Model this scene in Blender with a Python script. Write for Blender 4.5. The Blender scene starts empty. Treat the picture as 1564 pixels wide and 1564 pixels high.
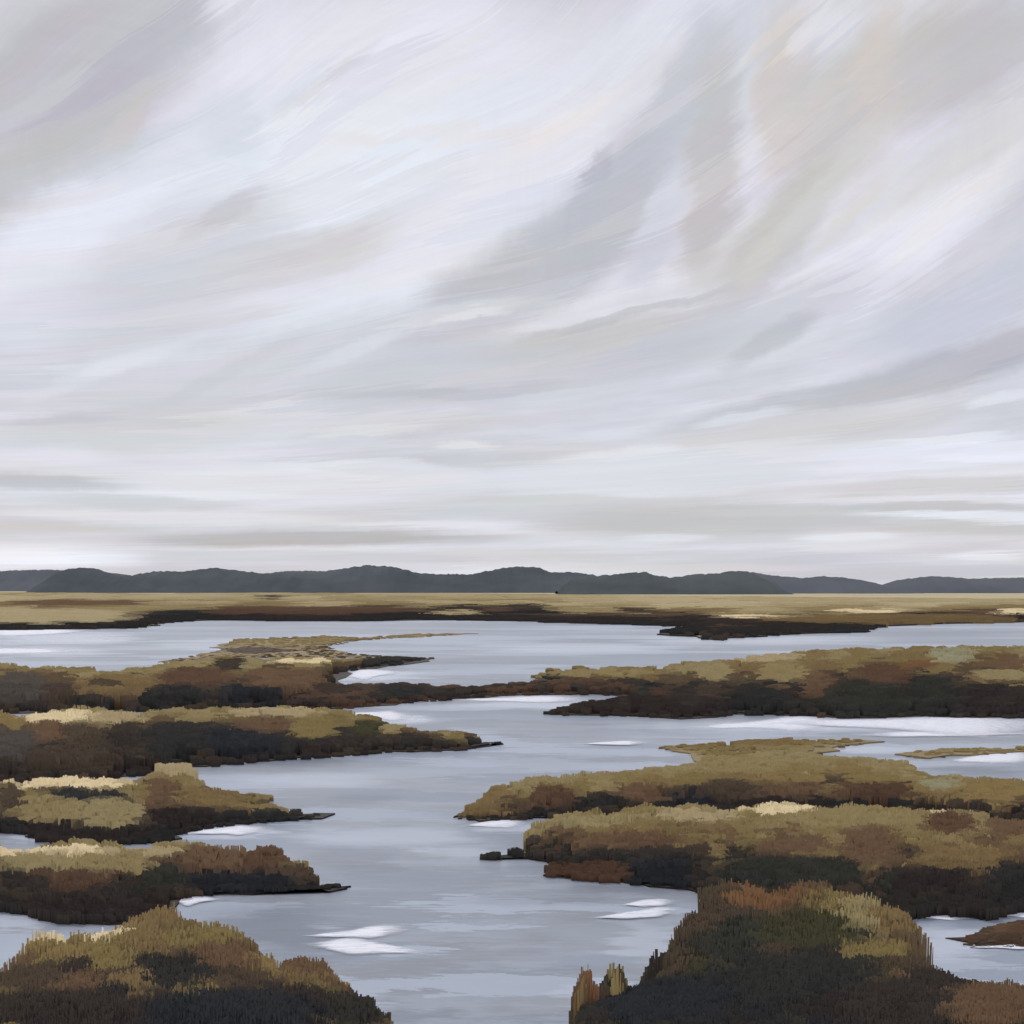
import bpy, math, random
import numpy as np
from mathutils import Vector, noise as mnoise

random.seed(7); np.random.seed(7)
S = bpy.context.scene
COL = S.collection

# ------------------------------------------------------------------ camera and picture geometry
K = 0.83 / 1564.0          # tangent per photograph pixel
HY = 893.0                 # eye level in the photograph
CH = 4.0                   # eye height in metres

def at(px, py, z=0.0):
    """world point at height z seen at photograph pixel (px, py)"""
    y = (CH - z) / max((py - HY) * K, 1e-5)
    return ((px - 782) * K * y, y, z)

def proj(x, y, z):
    return 782 + x / y / K, HY + (CH - z) / y / K

cam = bpy.data.cameras.new('camera'); cam_o = bpy.data.objects.new('camera', cam); COL.objects.link(cam_o)
cam_o.location = (0, 0, CH); cam_o.rotation_euler = (math.pi / 2, 0, 0)
cam.sensor_width = 36; cam.lens = 36 / 0.83; cam.shift_y = (HY - 782) / 1564
cam.clip_start = 0.1; cam.clip_end = 20000
S.camera = cam_o
S.view_settings.view_transform = 'Standard'; S.view_settings.look = 'None'
S.view_settings.exposure = 0; S.view_settings.gamma = 1
S.cycles.use_adaptive_sampling = True; S.cycles.adaptive_threshold = .02; S.cycles.adaptive_min_samples = 12; S.cycles.max_bounces = 4; S.cycles.diffuse_bounces = 2; S.cycles.glossy_bounces = 2
S.render.resolution_x = S.render.resolution_y = 1024

def lin(c):
    return tuple((v / 255 / 12.92) if v <= 10 else ((v / 255 + 0.055) / 1.055) ** 2.4 for v in c)

# ------------------------------------------------------------------ node helper
class NT:
    def __init__(s, tree): s.t = tree; s.n = tree.nodes; s.l = tree.links
    def node(s, typ, **kw):
        n = s.n.new(typ)
        for k, v in kw.items(): setattr(n, k, v)
        return n
    def put(s, sock, v):
        if isinstance(v, bpy.types.NodeSocket): s.l.new(v, sock)
        elif v is not None: sock.default_value = v
    def math(s, op, a, b=None, c=None, clamp=False):
        n = s.node('ShaderNodeMath', operation=op, use_clamp=clamp)
        s.put(n.inputs[0], a); s.put(n.inputs[1], b); s.put(n.inputs[2], c)
        return n.outputs[0]
    def vmath(s, op, a, b=None):
        n = s.node('ShaderNodeVectorMath', operation=op)
        s.put(n.inputs[0], a); s.put(n.inputs[1], b)
        return n.outputs['Value'] if op in ('LENGTH', 'DOT_PRODUCT') else n.outputs[0]
    def comb(s, x, y, z=0.0):
        n = s.node('ShaderNodeCombineXYZ'); s.put(n.inputs[0], x); s.put(n.inputs[1], y); s.put(n.inputs[2], z)
        return n.outputs[0]
    def noise(s, vec, scale, detail=4, rough=0.5, color=False, dist=0.0):
        n = s.node('ShaderNodeTexNoise'); s.put(n.inputs['Vector'], vec)
        n.inputs['Scale'].default_value = scale; n.inputs['Detail'].default_value = detail
        n.inputs['Roughness'].default_value = rough; n.inputs['Distortion'].default_value = dist
        return n.outputs['Color' if color else 'Fac']
    def mix(s, f, a, b, blend='MIX'):
        n = s.node('ShaderNodeMix', data_type='RGBA', blend_type=blend)
        s.put(n.inputs[0], f); s.put(n.inputs[6], a); s.put(n.inputs[7], b)
        return n.outputs[2]
    def rng(s, v, a, b, c=0.0, d=1.0, smooth=True):
        n = s.node('ShaderNodeMapRange', interpolation_type='SMOOTHSTEP' if smooth else 'LINEAR')
        s.put(n.inputs[0], v); n.inputs[1].default_value = a; n.inputs[2].default_value = b
        n.inputs[3].default_value = c; n.inputs[4].default_value = d
        return n.outputs[0]
    def stroke(s, vec, cx, cy, hx, hy, ang, soft=0.55):
        """mask of one soft elongated patch in the plane of vec"""
        m = s.node('ShaderNodeMapping', vector_type='TEXTURE')
        s.put(m.inputs['Vector'], vec)
        m.inputs['Location'].default_value = (cx, cy, 0)
        m.inputs['Rotation'].default_value = (0, 0, ang)
        m.inputs['Scale'].default_value = (hx, hy, 1)
        return s.rng(s.vmath('LENGTH', m.outputs[0]), 1.0, soft, 0.0, 1.0)

def rgb(c): return (*lin(c), 1)

def new_mat(name):
    m = bpy.data.materials.new(name); m.use_nodes = True
    t = NT(m.node_tree); b = m.node_tree.nodes['Principled BSDF']
    return m, t, b

# ------------------------------------------------------------------ world: overcast sky with long brushed cloud
SUN_EL, SUN_AZ = math.radians(50), math.radians(-28)      # ahead of the camera and to the left
w = bpy.data.worlds.new('World'); S.world = w; w.use_nodes = True
T = NT(w.node_tree); bg = w.node_tree.nodes['Background']
sky = T.node('ShaderNodeTexSky', sky_type='NISHITA'); sky.sun_disc = False
sky.sun_elevation = SUN_EL; sky.sun_rotation = SUN_AZ
tc = T.node('ShaderNodeTexCoord')
sep = T.node('ShaderNodeSeparateXYZ'); T.put(sep.inputs[0], tc.outputs['Generated'])
dx, dy, dz = sep.outputs
az = T.math('ARCTAN2', dx, dy)
hor = T.math('SQRT', T.math('ADD', T.math('MULTIPLY', dx, dx), T.math('MULTIPLY', dy, dy)))
te = T.math('MINIMUM', T.math('DIVIDE', T.math('MAXIMUM', dz, 0.0), T.math('MAXIMUM', hor, 0.05)), 4.0)
# azimuth and height of the cloud scaled so that one unit is about the width of the view
U = T.math('DIVIDE', az, 0.80); V = T.math('DIVIDE', te, 0.80)
P = T.comb(U, V, 0)
# the cloud is drawn out along curves that leave the horizon level and climb to the right
PSI = T.math('SUBTRACT', T.math('LOGARITHM', T.math('ADD', V, 0.13), math.e), T.math('MULTIPLY', U, T.rng(V, 0.05, 0.5, 0.15, 1.2)))
PSI = T.math('ADD', PSI, T.math('MULTIPLY', T.noise(P, 1.6, 2, .5), T.rng(V, 0.0, .5, .05, .5)))
FL = T.comb(T.math('MULTIPLY', U, 1.0), T.math('MULTIPLY', PSI, 2.2), V)
fl1 = T.noise(FL, 2.2, 5, 0.6)
FL2 = T.comb(T.math('MULTIPLY', U, 3.0), T.math('MULTIPLY', PSI, 26.0), 0.3)
fl2 = T.noise(FL2, 1.0, 6, 0.65)
FL3 = T.comb(T.math('MULTIPLY', U, 9.0), T.math('MULTIPLY', PSI, 110.0), 0.7)
fl3 = T.noise(FL3, 1.0, 3, 0.6)
warp = T.noise(P, 4.5, 6, 0.66, color=True)
wv = T.vmath('MULTIPLY', T.vmath('SUBTRACT', warp, (0.5, 0.5, 0.5)), (0.085, 0.075, 0))
wv = T.vmath('MULTIPLY', wv, T.comb(1.0, T.rng(V, .02, .4, .15, 1.0), 0))
damp = T.rng(V, .02, .4, .2, 1.0)
streak = T.comb(T.math('MULTIPLY', T.math('SUBTRACT', fl2, 0.5), 0.07), T.math('MULTIPLY', T.math('MULTIPLY', T.math('SUBTRACT', fl2, 0.5), 0.06), damp), 0)
PW = T.vmath('ADD', T.vmath('ADD', P, wv), streak)
# broad tone
c = T.mix(T.rng(fl1, 0.3, 0.7), rgb((203, 203, 209)), rgb((229, 229, 238)))
WARM = (206, 200, 196); GREY = (190, 190, 195); LIGHT = (229, 230, 239); MID = (204, 205, 210)
SKY = [  # px, py, half length, half height, angle, colour, strength
    (600, 140, 420, 190, 5, (228, 229, 237), .85), (480, 260, 260, 110, 12, (229, 233, 240), .8),
    (120, 90, 280, 110, 38, (190, 189, 195), .88), (250, 30, 120, 60, 30, (192, 193, 199), .7), (40, 270, 200, 42, 42, (194, 193, 195), .9),
    (120, 350, 260, 44, 40, (227, 228, 238), .85), (60, 480, 160, 70, 25, (220, 223, 231), .6),
    (270, 420, 230, 90, 38, (210, 211, 216), .75), (480, 390, 200, 40, 16, (212, 210, 209), .7), (330, 340, 90, 18, 38, (200, 200, 204), .6),
    (560, 450, 230, 34, 22, (222, 226, 232), .7), (760, 300, 330, 70, 36, (227, 228, 237), .85),
    (800, 420, 260, 70, 28, (195, 194, 198), .85), (940, 300, 190, 70, 56, (195, 196, 201), .95), (1040, 140, 150, 46, 72, (203, 204, 210), .8),
    (1010, 310, 90, 26, 66, (215, 218, 226), .8), (1085, 250, 230, 46, 84, (201, 198, 197), .9), (700, 480, 160, 18, 14, (215, 214, 216), .6),
    (1200, 140, 160, 55, 84, (216, 207, 202), .85), (1420, 90, 210, 90, 10, (198, 196, 195), .9), (1300, 170, 170, 80, 50, (207, 203, 201), .8),
    (1340, 90, 130, 30, 84, (214, 205, 200), .65), (1240, 30, 60, 20, 70, (222, 222, 230), .5), (1180, 350, 180, 50, 52, (199, 197, 194), .8),
    (1480, 240, 220, 50, 42, (218, 217, 220), .8), (1250, 290, 140, 24, 48, (211, 211, 211), .7), (1330, 400, 330, 56, 30, (230, 230, 239), 1.),
    (1200, 445, 90, 14, 26, (238, 238, 242), .8), (1440, 330, 140, 18, 40, (232, 229, 231), .7), (1130, 500, 280, 46, 18, (207, 207, 213), .7),
    (1480, 470, 210, 54, 20, (204, 208, 219), .8), (1460, 560, 260, 34, 13, (184, 185, 191), .9), (1260, 610, 300, 20, 10, (192, 192, 198), .8),
    (1170, 530, 80, 20, 26, (192, 193, 198), .7), (760, 570, 420, 50, 6, (203, 203, 208), .8), (450, 540, 230, 40, 24, (208, 211, 216), .7),
    (900, 520, 220, 26, 10, (200, 198, 197), .6), (240, 590, 230, 60, 14, (211, 212, 217), .7), (220, 660, 260, 36, 4, (209, 210, 211), .7),
    (640, 645, 170, 12, 4, (215, 213, 212), .6), (715, 679, 60, 6, 0, (232, 229, 229), .5), (800, 700, 330, 12, 2, (202, 202, 207), .6),
    (100, 640, 110, 10, 6, (198, 198, 206), .6), (1020, 720, 330, 44, 5, (222, 223, 228), .8), (450, 735, 330, 26, 1, (222, 222, 226), .85),
    (70, 738, 140, 12, 0, (192, 192, 199), .9), (60, 700, 120, 18, 4, (222, 222, 230), .7), (260, 790, 330, 12, 0, (224, 224, 229), .8),
    (480, 822, 360, 13, 1, (184, 181, 182), 1.), (90, 806, 140, 7, 0, (205, 200, 197), .7), (420, 848, 330, 10, 0, (208, 209, 216), .7),
    (60, 852, 170, 16, 0, (236, 238, 246), .9), (1060, 795, 300, 34, 0, (197, 196, 197), .85), (1440, 800, 300, 16, -2, (201, 200, 202), .8),
    (1400, 690, 190, 16, 2, (224, 228, 238), .85), (1450, 742, 260, 13, 0, (205, 204, 205), .7), (1480, 788, 170, 9, -2, (228, 231, 240), .9),
    (1530, 607, 70, 7, 8, (231, 232, 240), .65), (1330, 832, 120, 13, 0, (219, 221, 230), .8), (1200, 655, 260, 16, 4, (208, 207, 208), .6),
    (900, 842, 260, 8, 0, (211, 211, 217), .6), (1080, 868, 220, 7, 0, (219, 216, 219), .8), (700, 866, 260, 8, 0, (220, 221, 228), .7),
    (1450, 868, 190, 7, 0, (208, 208, 215), .7),
    (1430, 672, 120, 7, 2, (232, 235, 244), .8), (1500, 700, 110, 8, 0, (229, 233, 243), .8), (1230, 690, 150, 9, 4, (219, 220, 226), .7), (1380, 716, 120, 7, 0, (226, 230, 240), .7),
    (1420, 775, 220, 6, -1, (192, 192, 195), .7), (1180, 782, 160, 6, 0, (206, 205, 206), .7), (1300, 822, 90, 6, 0, (228, 231, 240), .8), (1510, 850, 60, 5, 0, (230, 232, 240), .8), (1010, 822, 80, 6, 0, (222, 223, 231), .7),
    (860, 762, 200, 6, 0, (209, 208, 208), .7), (660, 800, 180, 6, 0, (226, 226, 231), .7), (330, 756, 200, 6, 0, (230, 230, 236), .7), (230, 768, 170, 5, 0, (203, 203, 207), .7), (560, 712, 170, 7, 1, (228, 228, 233), .6),
    (1140, 640, 90, 9, 6, (222, 224, 230), .6), (960, 690, 120, 9, 5, (224, 226, 233), .7), (700, 600, 220, 9, 3, (194, 194, 199), .6), (880, 600, 160, 8, 4, (213, 213, 219), .6), (560, 660, 110, 7, 3, (222, 219, 219), .6),
    (540, 540, 130, 14, 24, (222, 225, 231), .5), (350, 570, 150, 12, 28, (203, 205, 210), .5), (170, 560, 140, 14, 22, (222, 223, 229), .5), (700, 210, 220, 14, 3, (230, 224, 224), .6), (860, 190, 120, 20, 34, (234, 229, 230), .6),
    (500, 120, 110, 12, 34, (216, 216, 221), .6), (350, 180, 60, 90, 4, (217, 221, 228), .6), (900, 260, 60, 14, 60, (184, 186, 194), .6), (1000, 360, 40, 80, -14, (206, 209, 218), .6), (1290, 330, 120, 14, 46, (220, 218, 215), .6),
    (1150, 400, 70, 20, 56, (210, 209, 204), .6), (190, 180, 60, 26, 60, (204, 199, 195), .6), (60, 150, 120, 16, 38, (200, 200, 207), .6), (960, 480, 180, 10, 14, (188, 189, 194), .6), (720, 482, 80, 6, 14, (228, 226, 228), .4),
]
for si, (px, py, hl, hh, ang, colr, st) in enumerate(SKY):
    if si and si % 6 == 0: PW = T.vmath('ADD', PW, T.vmath('MULTIPLY', c, (1e-7, 1e-7, 0)))   # keeps the long chain of patches in order
    u = (px - 782) * K; v = (HY - py) * K
    cu = math.atan(u) / 0.80; cv = v / math.sqrt(1 + u * u) / 0.80
    sc_ = K / 0.80 * 1.12
    f = T.stroke(PW, cu, cv, hl * sc_, max(hh, 7) * sc_ * 1.15, math.radians(ang), 0.38)
    if min(colr) > 218: colr = tuple(min(250, v_ + 4) for v_ in colr)
    f = T.math('MULTIPLY', f, T.math('MULTIPLY', T.rng(fl2, 0.3, 0.62, 0.8, 1.0), min(1, st * 1.15)))
    c = T.mix(f, c, rgb(colr))
dab = T.noise(T.comb(T.math('MULTIPLY', U, 5.0), T.math('MULTIPLY', PSI, 9.0), 0.0), 1.5, 2, 0.5, color=True)
c = T.mix(0.06, c, dab, 'OVERLAY')
g = T.math('ADD', T.math('MULTIPLY', T.math('SUBTRACT', fl2, 0.5), 0.10), T.math('MULTIPLY', T.math('SUBTRACT', fl3, 0.5), 0.07))
vo = T.node('ShaderNodeTexVoronoi', feature='F1'); vo.inputs['Scale'].default_value = 1.0; vo.inputs['Randomness'].default_value = 1.0
T.put(vo.inputs['Vector'], T.vmath('ADD', T.comb(T.math('MULTIPLY', U, 5.5), T.math('MULTIPLY', PSI, 9.0), 0), T.comb(T.math('MULTIPLY', T.math('SUBTRACT', fl2, .5), 2.2), T.math('MULTIPLY', T.math('SUBTRACT', fl3, .5), 1.2), 0)))
vs = T.node('ShaderNodeSeparateXYZ'); T.put(vs.inputs[0], vo.outputs['Color'])
g = T.math('ADD', g, T.math('MULTIPLY', T.math('SUBTRACT', vs.outputs[0], .5), .085))
ch = T.node('ShaderNodeMapping'); T.put(ch.inputs['Vector'], T.vmath('ADD', P, wv)); ch.inputs['Rotation'].default_value = (0, 0, math.radians(-38)); ch.inputs['Scale'].default_value = (9, 90, 1)
ch1 = T.noise(ch.outputs[0], 1.0, 5, .7)
ch2 = T.noise(T.comb(T.math('MULTIPLY', U, 70), T.math('MULTIPLY', V, 9), .4), 1.0, 5, .7)
chk = T.mix(T.rng(T.noise(P, 4.0, 2, .5), .45, .6), T.comb(ch1, ch1, ch1), T.comb(ch2, ch2, ch2))
g = T.math('ADD', g, T.math('MULTIPLY', T.math('MULTIPLY', T.math('SUBTRACT', chk, .5), .10), T.rng(V, .08, .35)))
g = T.math('ADD', g, 1.0)
tint = T.mix(T.rng(vs.outputs[1], .2, .8), (1.0, .985, 1.012, 1), (1.012, .998, .985, 1))
tint = T.mix(T.rng(vs.outputs[2], .55, .8), tint, (.985, 1.0, 1.02, 1))
c = T.mix(1.0, c, tint, 'MULTIPLY')
cc = T.node('ShaderNodeCombineColor'); [T.put(cc.inputs[i], g) for i in range(3)]
c = T.mix(1.0, c, cc.outputs[0], 'MULTIPLY')
clear = T.vmath('MULTIPLY', sky.outputs[0], (0.10, 0.10, 0.10))
c = T.mix(0.94, clear, c)
T.put(bg.inputs['Color'], c); bg.inputs['Strength'].default_value = 1.0
w.cycles.sampling_method = 'MANUAL'; w.cycles.sample_map_resolution = 512

sun = bpy.data.lights.new('sun', 'SUN'); sun.energy = 1.2; sun.angle = math.radians(16); sun.color = (1.0, .96, .9)
so = bpy.data.objects.new('sun', sun); COL.objects.link(so)
d = Vector((math.sin(SUN_AZ) * math.cos(SUN_EL), math.cos(SUN_AZ) * math.cos(SUN_EL), math.sin(SUN_EL)))
so.rotation_euler = d.to_track_quat('Z', 'Y').to_euler(); so.location = d * 200

# ------------------------------------------------------------------ materials
def m_grass():
    m, t, b = new_mat('marsh_plant')
    a = t.node('ShaderNodeAttribute', attribute_name='Col')
    geo = t.node('ShaderNodeNewGeometry')
    n = t.noise(t.vmath('MULTIPLY', geo.outputs['Position'], (9, 9, 1.2)), 2.0, 4, .65)
    v = t.rng(n, .25, .75, .9, 1.1, False)
    cc = t.node('ShaderNodeCombineColor'); [t.put(cc.inputs[i], v) for i in range(3)]
    t.put(b.inputs['Base Color'], t.mix(1.0, a.outputs['Color'], cc.outputs[0], 'MULTIPLY'))
    b.inputs['Roughness'].default_value = .8; b.inputs['Specular IOR Level'].default_value = .12
    return m
GRASS = m_grass()

def m_wood():
    m, t, b = new_mat('dry_stem')
    tcn = t.node('ShaderNodeTexCoord')
    t.put(b.inputs['Base Color'], t.mix(t.noise(tcn.outputs['Object'], 30, 3), rgb((58, 44, 32)), rgb((96, 74, 50))))
    b.inputs['Roughness'].default_value = .85
    return m
WOOD = m_wood()

def m_mud():
    m, t, b = new_mat('wet_mud')
    geo = t.node('ShaderNodeNewGeometry'); p = geo.outputs['Position']
    n1 = t.noise(t.vmath('MULTIPLY', p, (.5, 1.2, 1)), 1.3, 6, .65)
    n2 = t.noise(t.vmath('MULTIPLY', p, (1.0, 7, 1)), 1.5, 4, .6)
    c = t.mix(t.rng(n1, .35, .65), rgb((30, 27, 25)), rgb((56, 44, 37)))
    c = t.mix(t.rng(n2, .52, .7, 0, .6), c, rgb((78, 62, 52)))
    t.put(b.inputs['Base Color'], c); b.inputs['Roughness'].default_value = .65
    b.inputs['Specular IOR Level'].default_value = .25
    bp = t.node('ShaderNodeBump'); bp.inputs['Strength'].default_value = .5; bp.inputs['Distance'].default_value = .06
    t.put(bp.inputs['Height'], n2); t.put(b.inputs['Normal'], bp.outputs[0])
    return m
MUD = m_mud()

def m_plain(name='far_grassland', ca=(176, 163, 126), cb=(190, 178, 142), cc=(160, 144, 104)):
    m, t, b = new_mat(name)
    geo = t.node('ShaderNodeNewGeometry'); p = geo.outputs['Position']
    n1 = t.noise(t.vmath('MULTIPLY', p, (.012, .022, 0)), 1, 5, .6)
    n2 = t.noise(t.vmath('MULTIPLY', p, (.05, .12, 0)), 1, 4, .6)
    c = t.mix(t.rng(n1, .35, .65), rgb(ca), rgb(cb))
    c = t.mix(t.rng(n2, .5, .75, 0, .5), c, rgb(cc))
    t.put(b.inputs['Base Color'], c); b.inputs['Roughness'].default_value = .9
    return m

def m_hill(ca, cb, name):
    m, t, b = new_mat(name)
    geo = t.node('ShaderNodeNewGeometry'); p = geo.outputs['Position']
    n = t.noise(t.vmath('MULTIPLY', p, (.02, .02, .05)), 1.2, 6, .6)
    t.put(b.inputs['Base Color'], t.mix(t.rng(n, .3, .7), rgb(ca), rgb(cb)))
    b.inputs['Roughness'].default_value = 1; b.inputs['Specular IOR Level'].default_value = 0
    return m

def m_glint():  # pale diffuse colour stands in for glints on the water
    m, t, b = new_mat('painted_glint')
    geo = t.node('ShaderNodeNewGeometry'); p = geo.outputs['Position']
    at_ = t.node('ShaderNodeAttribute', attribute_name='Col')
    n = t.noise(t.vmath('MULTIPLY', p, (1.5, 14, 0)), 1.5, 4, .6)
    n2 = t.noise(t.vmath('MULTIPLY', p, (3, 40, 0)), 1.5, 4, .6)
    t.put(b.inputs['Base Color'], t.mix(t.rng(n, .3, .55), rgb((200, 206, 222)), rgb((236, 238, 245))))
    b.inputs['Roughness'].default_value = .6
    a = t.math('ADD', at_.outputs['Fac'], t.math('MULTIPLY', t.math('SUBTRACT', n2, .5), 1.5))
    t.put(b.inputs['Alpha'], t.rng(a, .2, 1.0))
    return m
GLINT = m_glint()

# cloud reflections painted pale into the water colour; the rest is ruffled and silty
WATER_PATCH = [  # px, py, half width, half height, strength, tone
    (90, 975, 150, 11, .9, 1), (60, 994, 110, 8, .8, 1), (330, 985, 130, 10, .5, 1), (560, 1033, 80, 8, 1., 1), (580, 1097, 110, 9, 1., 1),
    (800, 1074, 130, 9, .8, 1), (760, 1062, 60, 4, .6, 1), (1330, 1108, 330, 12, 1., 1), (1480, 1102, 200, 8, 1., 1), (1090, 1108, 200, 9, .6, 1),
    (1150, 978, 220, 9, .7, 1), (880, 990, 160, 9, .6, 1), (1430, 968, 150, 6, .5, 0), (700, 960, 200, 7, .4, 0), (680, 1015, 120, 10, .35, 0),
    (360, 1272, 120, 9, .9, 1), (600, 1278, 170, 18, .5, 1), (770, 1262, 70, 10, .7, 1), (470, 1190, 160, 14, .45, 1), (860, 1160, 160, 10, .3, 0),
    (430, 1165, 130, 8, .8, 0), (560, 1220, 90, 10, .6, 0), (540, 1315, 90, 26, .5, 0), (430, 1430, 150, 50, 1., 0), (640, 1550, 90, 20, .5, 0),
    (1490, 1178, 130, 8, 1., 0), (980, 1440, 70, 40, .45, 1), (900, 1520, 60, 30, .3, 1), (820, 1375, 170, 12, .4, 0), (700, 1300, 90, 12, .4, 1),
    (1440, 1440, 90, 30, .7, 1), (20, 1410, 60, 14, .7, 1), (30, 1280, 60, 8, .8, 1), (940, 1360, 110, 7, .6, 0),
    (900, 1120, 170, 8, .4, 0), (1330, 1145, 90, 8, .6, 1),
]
def m_water():
    m, t, b = new_mat('channel_water')
    geo = t.node('ShaderNodeNewGeometry'); p = geo.outputs['Position']
    sp = t.node('ShaderNodeSeparateXYZ'); t.put(sp.inputs[0], p)
    # ripples get longer with the open reach of the channel: bearing and log-distance from the near bank
    yy = t.math('MAXIMUM', sp.outputs[1], 4.0)
    a = t.math('DIVIDE', sp.outputs[0], yy); l = t.math('LOGARITHM', yy, math.e)
    q = t.comb(a, l, 0)
    n1 = t.noise(t.comb(t.math('MULTIPLY', a, 6), t.math('MULTIPLY', l, 7), .2), 1.0, 5, .6)
    n2 = t.noise(t.comb(t.math('MULTIPLY', a, 12), t.math('MULTIPLY', l, 34), .5), 1.0, 6, .65)
    n3 = t.noise(t.comb(t.math('MULTIPLY', a, 26), t.math('MULTIPLY', l, 190), .9), 1.0, 4, .6)
    c = t.mix(t.rng(n1, .3, .7), rgb((136, 143, 155)), rgb((156, 162, 175)))
    c = t.mix(t.rng(n2, .45, .62, 0, .6), c, rgb((164, 173, 190)))
    c = t.mix(t.rng(n3, .5, .75, 0, .35), c, rgb((174, 181, 196)))
    c = t.mix(t.rng(n1, .55, .75, 0, .35), c, rgb((150, 150, 150)))
    wq = t.vmath('ADD', q, t.vmath('MULTIPLY', t.vmath('SUBTRACT', t.noise(q, 9, 4, .6, color=True), (.5, .5, .5)), (.10, .05, 0)))
    wq = t.vmath('ADD', wq, t.comb(t.math('MULTIPLY', t.math('SUBTRACT', n2, .5), .16), t.math('MULTIPLY', t.math('SUBTRACT', n3, .5), .03), 0))
    painted_sheen = None; dark_patch = None
    for px, py, hw, hh, st, tone in WATER_PATCH:
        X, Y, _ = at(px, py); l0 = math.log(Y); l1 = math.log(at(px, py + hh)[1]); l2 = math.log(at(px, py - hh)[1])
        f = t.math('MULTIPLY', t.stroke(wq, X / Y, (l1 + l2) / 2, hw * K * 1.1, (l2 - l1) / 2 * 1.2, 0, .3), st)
        if tone: painted_sheen = f if painted_sheen is None else t.math('MAXIMUM', painted_sheen, f)
        else: dark_patch = f if dark_patch is None else t.math('MAXIMUM', dark_patch, f)
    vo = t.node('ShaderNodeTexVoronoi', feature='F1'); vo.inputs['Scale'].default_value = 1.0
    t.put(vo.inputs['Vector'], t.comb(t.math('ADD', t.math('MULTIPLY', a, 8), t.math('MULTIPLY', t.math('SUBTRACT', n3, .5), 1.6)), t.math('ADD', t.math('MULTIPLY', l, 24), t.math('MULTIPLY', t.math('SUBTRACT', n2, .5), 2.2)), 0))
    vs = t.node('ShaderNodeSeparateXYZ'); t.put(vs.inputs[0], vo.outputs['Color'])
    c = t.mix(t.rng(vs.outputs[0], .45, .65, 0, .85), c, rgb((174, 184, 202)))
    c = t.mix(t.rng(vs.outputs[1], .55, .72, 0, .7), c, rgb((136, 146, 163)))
    c = t.mix(t.math('MULTIPLY', dark_patch, .9), c, rgb((116, 124, 140)))
    c = t.mix(painted_sheen, c, rgb((206, 213, 230)))
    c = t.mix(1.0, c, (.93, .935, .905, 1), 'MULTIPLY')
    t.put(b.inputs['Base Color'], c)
    t.put(b.inputs['Roughness'], t.math('SUBTRACT', .34, t.math('MULTIPLY', painted_sheen, .08)))
    b.inputs['Specular IOR Level'].default_value = .5; b.inputs['IOR'].default_value = 1.33
    bp = t.node('ShaderNodeBump'); bp.inputs['Strength'].default_value = .12; bp.inputs['Distance'].default_value = .02
    t.put(bp.inputs['Height'], n3); t.put(b.inputs['Normal'], bp.outputs[0])
    return m

# ------------------------------------------------------------------ object helpers
def mesh_obj(name, verts, faces, mat, parent=None, cols=None, normals=None, smooth=False):
    me = bpy.data.meshes.new(name); me.from_pydata(verts, [], faces); me.update()
    if cols is not None:
        ca = me.color_attributes.new('Col', 'FLOAT_COLOR', 'POINT')
        ca.data.foreach_set('color', np.asarray(cols, dtype=np.float32).ravel())
    if smooth or normals is not None:
        me.polygons.foreach_set('use_smooth', [True] * len(me.polygons))
    if normals is not None:
        me.normals_split_custom_set_from_vertices([tuple(n) for n in normals])
    me.materials.append(mat)
    o = bpy.data.objects.new(name, me); COL.objects.link(o)
    if parent: o.parent = parent
    return o

def tag(o, label=None, cat=None, group=None, kind=None):
    if label: o['label'] = label
    if cat: o['category'] = cat
    if group: o['group'] = group
    if kind: o['kind'] = kind
    return o

# ------------------------------------------------------------------ water, plain, hills
def sheet(name, x0, x1, y0, y1, z, mat, nx=40, ny=60):
    ys = np.geomspace(y0 + 60, y1 + 60, ny) - 60
    v = [(x0 + (x1 - x0) * i / nx, y, z) for y in ys for i in range(nx + 1)]
    f = [(j * (nx + 1) + i, j * (nx + 1) + i + 1, (j + 1) * (nx + 1) + i + 1, (j + 1) * (nx + 1) + i) for j in range(ny - 1) for i in range(nx)]
    return mesh_obj(name, v, f, mat)
tag(sheet('water', -2500, 2500, -40, 9000, 0, m_water()), 'grey blue tidal water winding between the grassy marsh banks', kind='structure')
tag(sheet('ground', -2600, 2600, -45, 9500, -.6, MUD), 'dark mud bed lying under the tidal channels', kind='structure')

def hill(pts, Y, depth, mat, label, rough=.8):
    xs = np.arange(pts[0][0], pts[-1][0] + .1, 2.5)
    tops = np.interp(xs, [p[0] for p in pts], [p[1] for p in pts])
    ker = np.hanning(7); ker /= ker.sum(); tops = np.convolve(np.pad(tops, 3, mode='edge'), ker, 'valid')
    prof = [(-1, 0), (-.85, .3), (-.6, .62), (-.3, .88), (0, 1), (.4, .8), (.8, .35), (1, 0)]
    v = []; n = len(prof)
    for i, (px, t) in enumerate(zip(xs, tops)):
        jit = (mnoise.noise(Vector((px * .11, Y, 0))) * 1.5 + mnoise.noise(Vector((px * .3, Y, 3))) * .9) * rough * 1.6
        top = CH - (t + jit - HY) * K * Y
        for (dyy, hz) in prof:
            yy = Y + dyy * depth
            zz = -1 + (top + 1) * hz
            if 0 < hz < 1: zz += mnoise.noise(Vector((px * .06, dyy * 3, Y))) * (top + 1) * .12
            v.append(((px - 782) * K * Y, yy, zz))
    f = [(i * n + j, (i + 1) * n + j, (i + 1) * n + j + 1, i * n + j + 1) for i in range(len(xs) - 1) for j in range(n - 1)]
    return tag(mesh_obj('hill', v, f, mat, smooth=True), label, kind='structure')
HM = m_hill((82, 88, 92), (98, 103, 107), 'wooded_hill'); HD = m_hill((78, 85, 86), (95, 101, 102), 'dark_wooded_hill')  # aerial haze over the distance is mixed into all hill colours
HP = m_hill((96, 100, 106), (104, 108, 113), 'haze_tinted_hill')
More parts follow.
